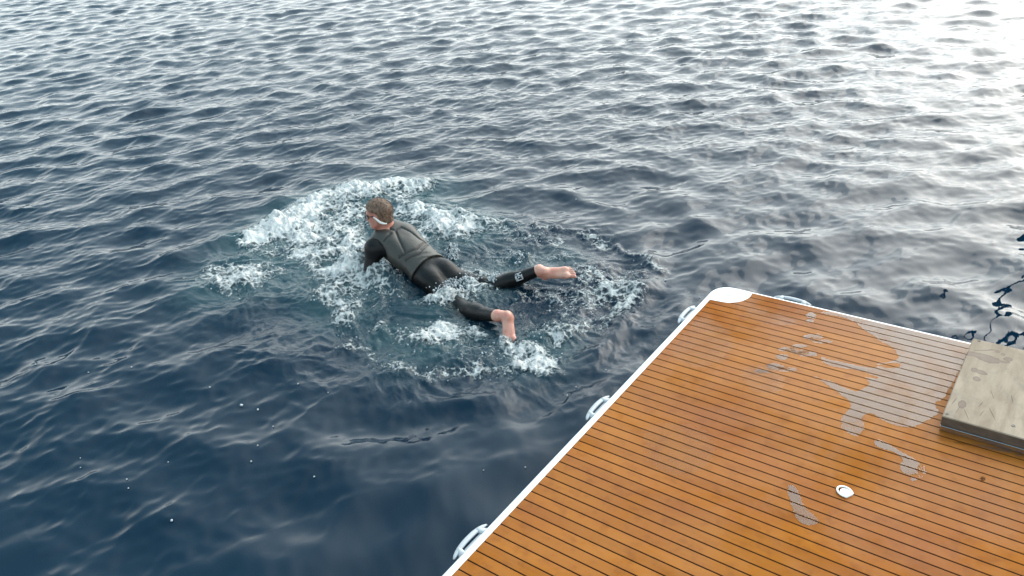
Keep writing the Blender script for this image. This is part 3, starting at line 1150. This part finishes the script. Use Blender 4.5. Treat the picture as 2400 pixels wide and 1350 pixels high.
class Cone:
    def __init__(s, a, b, ra, rb, k=0.03):
        s.a, s.b, s.ra, s.rb, s.k = np.array(a, float), np.array(b, float), ra, rb, k

    def box(s):
        m = max(s.ra, s.rb)
        return np.minimum(s.a, s.b) - m, np.maximum(s.a, s.b) + m

    def __call__(s, P):
        ab = s.b - s.a
        t = np.clip(((P - s.a) @ ab) / (ab @ ab), 0, 1)
        return np.linalg.norm(P - s.a - t[..., None] * ab, axis=-1) - (s.ra + (s.rb - s.ra) * t)


def field(prims, ax, ay, az, pad=0.07):
    Vg = np.full((len(ax), len(ay), len(az)), 0.2)
    for p in prims:
        lo, hi = p.box()
        i0, i1 = np.searchsorted(ax, [lo[0] - pad, hi[0] + pad])
        j0, j1 = np.searchsorted(ay, [lo[1] - pad, hi[1] + pad])
        k0, k1 = np.searchsorted(az, [lo[2] - pad, hi[2] + pad])
        if i1 <= i0 or j1 <= j0 or k1 <= k0:
            continue
        G = np.stack(np.meshgrid(ax[i0:i1], ay[j0:j1], az[k0:k1], indexing='ij'), -1)
        d = p(G)
        o = Vg[i0:i1, j0:j1, k0:k1]
        h = np.maximum(p.k - np.abs(o - d), 0) / p.k
        Vg[i0:i1, j0:j1, k0:k1] = np.minimum(o, d) - h * h * p.k * 0.25
    return Vg


def grid3(ax, ay, az):
    return np.stack(np.meshgrid(ax, ay, az, indexing='ij'), -1)


# torso frame: a along the spine to the neck, b to his right, c dorsal
ta = nrmz((-0.90, 0.13, 0.40))
tb = nrmz(np.array([0.15, 0.985, 0.03]) - ta * np.dot(ta, [0.15, 0.985, 0.03]))
tc = -np.cross(ta, tb)
TO = np.array([-2.12, -0.325, 0.070]) - R[0] * 0.045 + np.array([0, 0, .012])         # origin at the waist


TS = 0.94


def TP(s, b, c):
    return TO + (ta * s + tb * b + tc * c) * TS


TAX = np.stack([ta, tb, tc])
torso = [
    Ell(TP(-0.09, 0, -0.01), (.12, .165, .105), TAX, .04),
    Ell(TP(0.05, 0, -0.005), (.13, .140, .098), TAX, .05),
    Ell(TP(0.20, -.008, 0.000), (.15, .158, .110), TAX, .06),
    Ell(TP(0.33, -.016, -0.005), (.12, .168, .105), TAX, .05),
    Cone(TP(.42, -.07, .01), TP(.37, -.165, .0), .055, .060, .05), Cone(TP(.42, .06, .0), TP(.37, .130, -.02), .053, .056, .05),
    Ell(TP(.30, -.085, .06), (.09, .06, .045), TAX, .04), Ell(TP(.30, .062, .055), (.09, .06, .045), TAX, .04),
]
for p_ in torso:
    if isinstance(p_, Ell):
        p_.r *= TS
    else:
        p_.ra *= TS
        p_.rb *= TS
LSH, RSH = TP(.365, -.195, -.01), TP(.375, .160, -.055)
LEL = LSH + np.array([-0.03, -0.10, -0.27])
REL = RSH + np.array([-0.16, 0.08, -0.30])
LWR = LEL + np.array([-0.24, 0.04, 0.02])
RWR = REL + np.array([-0.24, -0.06, 0.03])
arms = [Ell(LSH, (.068, .068, .068), None, .04), Cone(LSH, LEL, .060, .047, .03), Cone(LEL, LWR, .045, .030, .02),
        Ell(RSH, (.068, .068, .068), None, .04), Cone(RSH, REL, .060, .047, .03), Cone(REL, RWR, .045, .030, .02)]
hips = [Ell(TP(-.17, -.075, .025), (.11, .085, .085), TAX, .03), Ell(TP(-.17, .075, .025), (.11, .085, .085), TAX, .03)]
LH, RH = np.array([-1.95, -.435, -.050]), np.array([-1.95, -.275, -.040])
LK, RK = np.array([-1.58, -.585, -.030]), np.array([-1.60, -.235, -.022])
LAK, RAK = W(1166, 740, .105), W(1264, 633, .150)
legs = [Cone(LH, LK, .092, .058, .05), Cone(RH, RK, .092, .058, .05),
        Cone(LK, LAK, .054, .035, .03), Cone(RK, RAK, .054, .035, .03)]
for K_, A_ in ((LK, LAK), (RK, RAK)):
    m_ = K_ * .70 + A_ * .30
    legs.append(Ell(m_ + np.array([.0, .0, .012]), (.105, .052, .052), np.stack([nrmz(A_ - K_), nrmz(np.cross([0, 0, 1], nrmz(A_ - K_))), nrmz(np.cross(nrmz(A_ - K_), np.cross([0, 0, 1], nrmz(A_ - K_))))]), .03))


def foot(ank, heel, Ld, Nd, side_d):
    """heel centre, toe direction Ld, sole normal Nd, medial (big toe) direction side_d"""
    Ld = nrmz(Ld)
    Nd = nrmz(Nd - Ld * np.dot(Nd, Ld))
    Md = nrmz(np.cross(Ld, Nd))
    if np.dot(Md, side_d) < 0:
        Md = -Md
    A = np.stack([Ld, Md, Nd])
    P = lambda l, m_, n_: heel + Ld * l + Md * m_ + Nd * n_
    out = [Cone(ank, P(-.005, 0, -.035), .036, .036, .02),
           Ell(P(0, 0, 0), (.036, .031, .034), A, .02),
           Cone(P(.02, -.008, -.012), P(.14, -.018, -.006), .030, .022, .02),
           Cone(P(.02, .006, -.026), P(.15, .018, -.012), .030, .022, .02),
           Ell(P(.155, .024, .002), (.026, .024, .020), A, .015),
           Ell(P(.145, -.022, .0), (.030, .022, .018), A, .015),
           Ell(P(.01, .030, -.045), (.014, .010, .014), A, .015), Ell(P(.01, -.030, -.05), (.014, .010, .014), A, .015)]
    for m0, l0, l1, r_ in ((.029, .175, .210, .0120), (.007, .178, .210, .0078), (-.009, .172, .202, .0072), (-.0235, .164, .191, .0068), (-.037, .150, .176, .0068)):
        out.append(Cone(P(l0 - .02, m0 * .9, -.004), P(l1, m0, .002), r_, r_ * 1.08, .003))
    return out


cam_up = -R[1]
feet = foot(RAK, W(1275, 637, .150), R[0] * 1.0 + R[1] * .03 + R[2] * -.05, -R[2] * .9 - R[1] * .35 + np.array([0, 0, .1]), R[1])
feet += foot(LAK, W(1189, 741, .125), R[1] * 1.0 + R[0] * .10 - R[2] * .22, -R[2] + R[1] * .2, R[0])
# head frame
hF = nrmz((-0.93, -0.40, -0.10))
hU = nrmz(np.array([-0.10, 0.0, 1.0]) - hF * np.dot(hF, [-0.10, 0, 1.0]))
hL = np.cross(hU, hF)
HO = W(886, 500, .435)
HAX = np.stack([hF, hL, hU])
HS = 0.93
HP = lambda f, l, u: HO + (hF * f + hL * l + hU * u) * HS
head = [
    Cone(TP(.44, 0, .005), HP(-.035, 0, -.055), .068, .058, .05),
    Ell(HP(-.014, 0, .024), (.100, .078, .090), HAX, .03),
    Ell(HP(.030, 0, -.040), (.062, .060, .082), HAX, .03),
    Ell(HP(.066, 0, -.104), (.024, .026, .018), HAX, .02),
    Cone(HP(-.012, .056, -.058), HP(.055, .020, -.104), .016, .014, .02), Cone(HP(-.012, -.056, -.058), HP(.055, -.020, -.104), .016, .014, .02),
    Cone(HP(.088, 0, -.008), HP(.108, 0, -.044), .008, .013, .01), Ell(HP(.098, 0, -.048), (.012, .016, .009), HAX, .008),
    Ell(HP(.080, 0, .014), (.014, .046, .011), HAX, .012),
    Ell(HP(.086, 0, -.074), (.012, .024, .007), HAX, .006), Ell(HP(.084, 0, -.084), (.012, .022, .007), HAX, .006),
    Ell(HP(.062, .036, -.035), (.022, .018, .020), HAX, .015), Ell(HP(.062, -.036, -.035), (.022, .018, .020), HAX, .015),
    Ell(HP(-.008, .080, -.018), (.020, .008, .032), HAX, .008), Ell(HP(-.008, -.080, -.018), (.020, .008, .032), HAX, .008),
]
for p_ in head[1:]:
    if isinstance(p_, Ell):
        p_.r *= HS


# hands (both under water): palm, four bent fingers, thumb
def hand(wr, fwd, palm_n, thumb_s):
    f = nrmz(fwd)
    nn = nrmz(palm_n - f * np.dot(palm_n, f))
    s_ = np.cross(f, nn) * thumb_s
    A = np.stack([f, s_, nn])
    out = [Ell(wr + f * .055, (.052, .042, .016), A, .015)]
    for m0, L_ in ((.030, .072), (.010, .080), (-.010, .074), (-.029, .058)):
        b0 = wr + f * .095 + s_ * m0
        mid = b0 + f * L_ * .55 + nn * .006 + s_ * m0 * .1
        out += [Cone(b0, mid, .0095, .0088, .006), Cone(mid, mid + f * L_ * .45 + nn * .016, .0088, .0075, .006)]
    b0 = wr + f * .03 + s_ * .03
    out += [Cone(b0, b0 + f * .035 + s_ * .03, .012, .010, .008), Cone(b0 + f * .035 + s_ * .03, b0 + f * .062 + s_ * .036 + nn * .01, .010, .008, .006)]
    return out


hands = hand(LWR, (-1, .1, -.05), (0, 0, -1), 1) + hand(RWR, (-1, -.1, -.05), (0, 0, -1), -1)

ax = np.concatenate([np.arange(-3.28, -2.80, .009), np.arange(-2.80, -2.48, .0055), np.arange(-2.48, -1.30, .012), np.arange(-1.30, -.93, .0048)])
ay = np.concatenate([np.arange(-.86, -.62, .006), np.arange(-.62, -.42, .009), np.arange(-.42, -.20, .0055), np.arange(-.20, .02, .0052), np.arange(.02, .22, .009)])
az = np.concatenate([np.arange(-.32, -.12, .009), np.arange(-.12, .60, .0062)])
G = field(torso + hips + legs + arms + head + feet + hands, ax, ay, az)
P_, F_ = surf_nets(ax, ay, az, G)
m_skin, n = mat_new('skin')
pos = n.n('ShaderNodeNewGeometry').outputs['Position']
f1 = n.noise(pos, 11, 3, .5)
c = n.mix(n.smooth(f1, .3, .7), C4(.54, .28, .20), C4(.45, .155, .11))
p = principled(n, Base_Color=c, Roughness=.38)
p.inputs['Subsurface Weight'].default_value = .15
p.inputs['Subsurface Radius'].default_value = (.01, .004, .002)
p.inputs['Subsurface Scale'].default_value = .5
n.l(n.bump(n.noise(pos, 160, 4, .6), .15, .002), p.inputs['Normal'])
finish(n, p.outputs[0])
p.inputs['Coat Weight'].default_value = .25
p.inputs['Coat Roughness'].default_value = .15
person = link('person', mesh_np('person', P_, F_), m_skin)
tag(person, 'man in black wetsuit, grey vest and sunglasses swimming face down, bare feet up', 'person')

# wetsuit
suit = torso + hips + legs + arms
ax2 = np.concatenate([np.arange(-3.05, -2.80, .012), np.arange(-2.80, -1.14, .0085)])
ay2 = np.arange(-.84, .22, .0085)
az2 = np.arange(-.32, .46, .0085)
# trim the legs at the ankle, arms at the wrist, collar at the neck
G = field(suit + [Cone(TP(.42, 0, .0), TP(.50, 0, .02), .068, .062, .04)], ax2, ay2, az2) - 0.004
X3 = grid3(ax2, ay2, az2)


def cut(G, X3, p0, d, rad_):
    """remove what lies beyond the plane at p0 in direction d, within rad_ of p0"""
    q = X3 - p0
    s_ = q @ nrmz(d)
    rr = np.linalg.norm(q - s_[..., None] * nrmz(d), axis=-1)
    return np.where(rr < rad_, np.maximum(G, s_), G)


G = cut(G, X3, LAK + (LAK - LK) * -.02, LAK - LK, .12)
G = cut(G, X3, RAK + (RAK - RK) * -.02, RAK - RK, .12)
G = cut(G, X3, LWR + (LWR - LEL) * -.05, LWR - LEL, .10)
G = cut(G, X3, RWR + (RWR - REL) * -.05, RWR - REL, .10)
P_, F_ = surf_nets(ax2, ay2, az2, G)
m_suit = simple('neoprene', (0.0050, 0.0050, 0.0052), 0.42, spec=.22, noise=.25, nscale=60, bump=.6, bscale=32, bdist=.006)
suit_o = link('wetsuit', mesh_np('wetsuit', P_, F_), m_suit, person)

# vest: padded panels with stitched grooves
vt = [p for p in torso] + [Cone(TP(.40, 0, .015), TP(.49, 0, .03), .070, .058, .05)]
ax3 = np.arange(-2.68, -2.0, .0062)
ay3 = np.arange(-.62, .02, .0062)
az3 = np.arange(-.15, .42, .0062)
G = field(vt, ax3, ay3, az3) - 0.015
X3 = grid3(ax3, ay3, az3)
q = (X3 - TO) / TS
S_, B_, C_ = q @ ta, q @ tb, q @ tc
HEM = -0.045


def on_back(px, py):
    """(along, across) position on the back of the vest of a seam point seen at that pixel of the photograph"""
    d = np.array([(px - 1200) / FPX, (py - 675) / FPX, 1.0]) @ R
    d /= np.linalg.norm(d)
    t = 5.0
    for _ in range(60):
        P = (CAM + d * t)[None]
        h = min(float(p(P)[0]) for p in vt) - .015
        t += h * .8
        if t > 8:
            return None
    v = (CAM + d * t - TO) / TS
    return np.array([v @ ta, v @ tb])


SEAM_PX = [[(936, 512), (939.7, 534.8)], [(939.7, 534.8), (925.2, 541.5)], [(925.2, 541.5), (908, 538.5), (889.6, 537.8)], [(925.2, 541.5), (934, 562), (948.9, 592.6)],
           [(939.7, 534.8), (968, 549), (984, 561), (997.8, 571.9)], [(997.8, 571.9), (975, 586), (948.9, 597), (935.6, 603.7)], [(914.8, 548), (898.5, 568.9)], [(1003, 577), (980, 596), (950, 612)],
           [(985, 553), (1008, 574)]]
seams = []
for pl in SEAM_PX:
    q_ = [on_back(*p) for p in pl]
    q_ = [p for p in q_ if p is not None]
    seams += [[tuple(a), tuple(b)] for a, b in zip(q_[:-1], q_[1:])]
dm = np.full(S_.shape, 9.0)
for sg in seams:
    a, b = np.array(sg[0]), np.array(sg[1])
    ab = b - a
    t = np.clip(((S_ - a[0]) * ab[0] + (B_ - a[1]) * ab[1]) / (ab @ ab), 0, 1)
    dm = np.minimum(dm, np.hypot(S_ - a[0] - t * ab[0], B_ - a[1] - t * ab[1]))
back = np.clip(C_ / .03, 0, 1)
G = G + back * (0.010 * np.exp(-(dm / .0075) ** 2) - 0.004 * np.clip(dm / .04, 0, 1))
wr_ = 0.006 * np.sin(S_ * 110 + B_ * 16 + 2 * np.sin(B_ * 25)) * np.exp(-((S_ - .0) / .05) ** 2) * back
G = G + wr_ * .6
G = np.maximum(G, -(S_ - HEM - 0.03 * np.cos(B_ * 8) + .02))
G = np.maximum(G, S_ - .50)
for sd in (LSH, RSH):
    o_ = sd + tb * (.02 if sd is RSH else -.02) - ta * .03 - tc * .02
    qq = X3 - o_
    G = np.maximum(G, .088 - np.sqrt((qq @ ta) ** 2 * .55 + (qq @ tb) ** 2 * 1.5 + (qq @ tc) ** 2 * .55))
qq = X3 - TP(.515, 0, -.02)
G = np.maximum(G, .080 - np.linalg.norm(qq, axis=-1))
P_, F_ = surf_nets(ax3, ay3, az3, G)
q = (P_ - TO) / TS
S_, B_, C_ = q @ ta, q @ tb, q @ tc
gr = np.full(len(P_), 9.0)
for sg in seams:
    a, b = np.array(sg[0]), np.array(sg[1])
    ab = b - a
    t = np.clip(((S_ - a[0]) * ab[0] + (B_ - a[1]) * ab[1]) / (ab @ ab), 0, 1)
    gr = np.minimum(gr, np.hypot(S_ - a[0] - t * ab[0], B_ - a[1] - t * ab[1]))
gr = np.exp(-(gr / .006) ** 2) * (C_ > 0)
m_vest, n = mat_new('vest_fabric')
pos = n.n('ShaderNodeNewGeometry').outputs['Position']
f1 = n.noise(pos, 14, 4, .6)
c = n.mix(f1, C4(.027, .0245, .020), C4(.043, .0395, .032))
c = n.mix(n.math('MULTIPLY', n.n('ShaderNodeAttribute', attribute_name='groove').outputs['Fac'], .85), c, C4(.006, .006, .006))
p = principled(n, Base_Color=c, Roughness=.5)
n.l(n.bump(n.noise(pos, 26, 5, .6, .5), .45, .006), p.inputs['Normal'])
finish(n, p.outputs[0])
vest_o = link('impact_vest', mv := mesh_np('impact_vest', P_, F_), m_vest, person)
attr(mv, 'groove', gr)
tag(vest_o, 'dark grey padded vest with stitched panels')

# hair: a short cropped cap with fine tufts
axh = np.arange(HO[0] - .15, HO[0] + .15, .0045)
ayh = np.arange(HO[1] - .13, HO[1] + .13, .0045)
azh = np.arange(HO[2] - .12, HO[2] + .15, .0045)
G = field(head[:3], axh, ayh, azh)
X3 = grid3(axh, ayh, azh)
q = X3 - HO
f_, l_, u_ = q @ hF / HS, q @ hL / HS, q @ hU / HS
G = G - 0.0075 - 0.004 * (fbm(f_ * 60 + l_ * 30, u_ * 60 + l_ * 40, 3, 9) - .3)
line = np.where(f_ > 0.0, 0.035 + 0.55 * np.clip(f_ - .03, 0, 1) + .25 * np.clip(f_, 0, .03), 0.035 - 1.35 * np.clip(-f_, 0, .08))
G = np.maximum(G, (line - u_) * .7)
ear = np.sqrt(((f_ + .006) / .030) ** 2 + ((u_ + .015) / .042) ** 2)
G = np.maximum(G, (1 - ear) * .03)
P_, F_ = surf_nets(axh, ayh, azh, G)
m_hair, n = mat_new('hair')
pos = n.n('ShaderNodeNewGeometry').outputs['Position']
f1 = n.noise(n.scaled(pos, (70, 70, 40)), 1.0, 5, .7)
c = n.mix(n.smooth(f1, .3, .7), C4(.045, .025, .016), C4(.27, .160, .100))
p = principled(n, Base_Color=c, Roughness=.5)
n.l(n.bump(f1, .8, .006), p.inputs['Normal'])
finish(n, p.outputs[0])
hv = P_
k = len(P_)
pk = rng.choice(k, 3500)
V2, F2 = [], []
hc = HP(-.014, 0, .0)
for i in pk:
    b = P_[i]
    out = nrmz(b - hc)
    if np.dot(b - HO, hU) < -.085:
        continue
    flow = nrmz(out * .7 - hU * .45 - hF * .25 + rng.normal(0, .28, 3))
    s_ = nrmz(np.cross(flow, rng.normal(size=3))) * .0011
    L_ = .010 + .008 * rng.random()
    o_ = len(V2)
    V2 += [b - s_ - out * .002, b + s_ - out * .002, b + flow * L_]
    F2.append((k + o_, k + o_ + 1, k + o_ + 2))
Ftri = np.concatenate([F_[:, [0, 1, 2]], F_[:, [0, 2, 3]], np.array(F2)])
hair = link('hair', mesh_np('hair', np.concatenate([P_, np.array(V2)]), Ftri), m_hair, person)

# sunglasses with a white retainer strap round the nape
sg = link('sunglasses', mesh_py('sunglasses', *join([
    tube([HP(.088, .006, .004), HP(.086, .030, .004), HP(.068, .058, .003)], [.007, .007, .007], 8),
    tube([HP(.088, -.006, .004), HP(.086, -.030, .004), HP(.068, -.058, .003)], [.007, .007, .007], 8),
    tube([HP(.068, .060, .003), HP(.030, .078, .003), HP(-.002, .086, .006)], .0032, 6),
    tube([HP(.068, -.060, .003), HP(.030, -.078, .003), HP(-.002, -.086, .006)], .0032, 6)]), True),
    simple('black_frame', (.008, .008, .009), .2), person)
m_lens = simple('dark_lens', (.01, .012, .02), .05, spec=.8)
for s_ in (1, -1):
    V, F = [], []
    nu, nv = 9, 7
    for a in range(nu):
        for b in range(nv):
            t = a / (nu - 1)
            u = .014 - b / (nv - 1) * .052 * (1 - .30 * t)
            f = .118 - .050 * t ** 2 - .08 * abs(u + .012) ** 1.2
            V.append(HP(f, s_ * (.008 + .058 * t), u))
    for a in range(nu - 1):
        for b in range(nv - 1):
            F.append([a * nv + b, (a + 1) * nv + b, (a + 1) * nv + b + 1, a * nv + b + 1])
    k = len(V)
    V += [v - hF * .003 - hL * s_ * .001 for v in V]
    F += [[k + i for i in reversed(q_)] for q_ in F]
    rimi = [a * nv for a in range(nu)] + [(nu - 1) * nv + b for b in range(1, nv)] + [a * nv + nv - 1 for a in range(nu - 2, -1, -1)] + [b for b in range(nv - 2, 0, -1)]
    F += [[rimi[i], rimi[(i + 1) % len(rimi)], k + rimi[(i + 1) % len(rimi)], k + rimi[i]] for i in range(len(rimi))]
    link('lens', mesh_py('lens', V, F, True), m_lens, sg)
pathw = [HP(.004, .088, .004), HP(-.020, .090, -.018), HP(-.040, .086, -.046), HP(-.062, .073, -.064), HP(-.080, .055, -.072)]
V, F = tube(pathw, [.004, .008, .010, .009, .005], 10)
if True:
    V2, F2 = tube([HP(.004, -.088, .004), HP(-.020, -.090, -.018), HP(-.040, -.086, -.046), HP(-.062, -.073, -.064), HP(-.080, -.055, -.072)], [.004, .008, .010, .009, .005], 10)
m_strap = simple('white_strap', (.70, .68, .62), .45)
for v_, f_2 in ((V, F), (V2, F2)):
    tag(link('strap', mesh_py('strap', v_, f_2, True), m_strap, person), 'white float strap of the sunglasses')
V, F = tube([HP(-.080, .055, -.072), HP(-.098, .03, -.072), HP(-.104, 0, -.070), HP(-.098, -.03, -.072), HP(-.080, -.055, -.072)], .004, 8)
link('cord', mesh_py('cord', V, F, True), simple('black_cord', (.01, .01, .01), .5), person)

# white printed mark on the right calf
mk = RK * .36 + RAK * .64
md = nrmz(RAK - RK)
up_ = nrmz(-R[1] - md * np.dot(-R[1], md))
tow = nrmz(np.cross(md, up_))
if np.dot(tow, CAM - mk) < 0:
    tow = -tow
strokes = [((-.030, .024), (-.030, -.024)), ((-.030, .024), (-.008, .024)), ((-.030, -.024), (.010, -.024)), ((-.008, .024), (-.008, -.006)), ((-.022, .015), (-.022, -.015)), ((-.022, -.015), (-.010, -.015)),
           ((.000, .024), (.018, .024)), ((.000, .024), (.000, .004)), ((.000, .004), (.014, .004)), ((.014, .004), (.014, -.014)), ((.010, -.024), (.022, -.024)), ((.022, .010), (.022, -.024)), ((-.008, -.006), (.004, -.006))]


def calf_r(l, h):
    """lift from the calf's axis plane to its surface (towards the viewer's side)"""
    p0 = mk + md * l + up_ * h
    lo_, hi_ = 0.0, .09
    pr = legs + []
    for _ in range(22):
        mi = (lo_ + hi_) / 2
        q_ = (p0 + tow * mi)[None]
        d_ = min(float(p(q_)[0]) for p in (legs[3], legs[5]))
        if d_ < 0.0075:
            lo_ = mi
        else:
            hi_ = mi
    return p0 + tow * lo_


V, F = [], []
for (x0, y0), (x1, y1) in strokes:
    L_ = math.hypot(x1 - x0, y1 - y0)
    dx, dy = (x1 - x0) / L_, (y1 - y0) / L_
    k = 6
    for i in range(k + 1):
        t = i / k
        for s_ in (-.0018, .0018):
            V.append(calf_r(x0 + (x1 - x0) * t - dy * s_, y0 + (y1 - y0) * t + dx * s_))
    o_ = len(V) - 2 * (k + 1)
    for i in range(k):
        F.append([o_ + 2 * i, o_ + 2 * i + 1, o_ + 2 * i + 3, o_ + 2 * i + 2])
link('printed_mark', mesh_py('printed_mark', V, F), simple('white_print', (.75, .75, .75), .5), person)
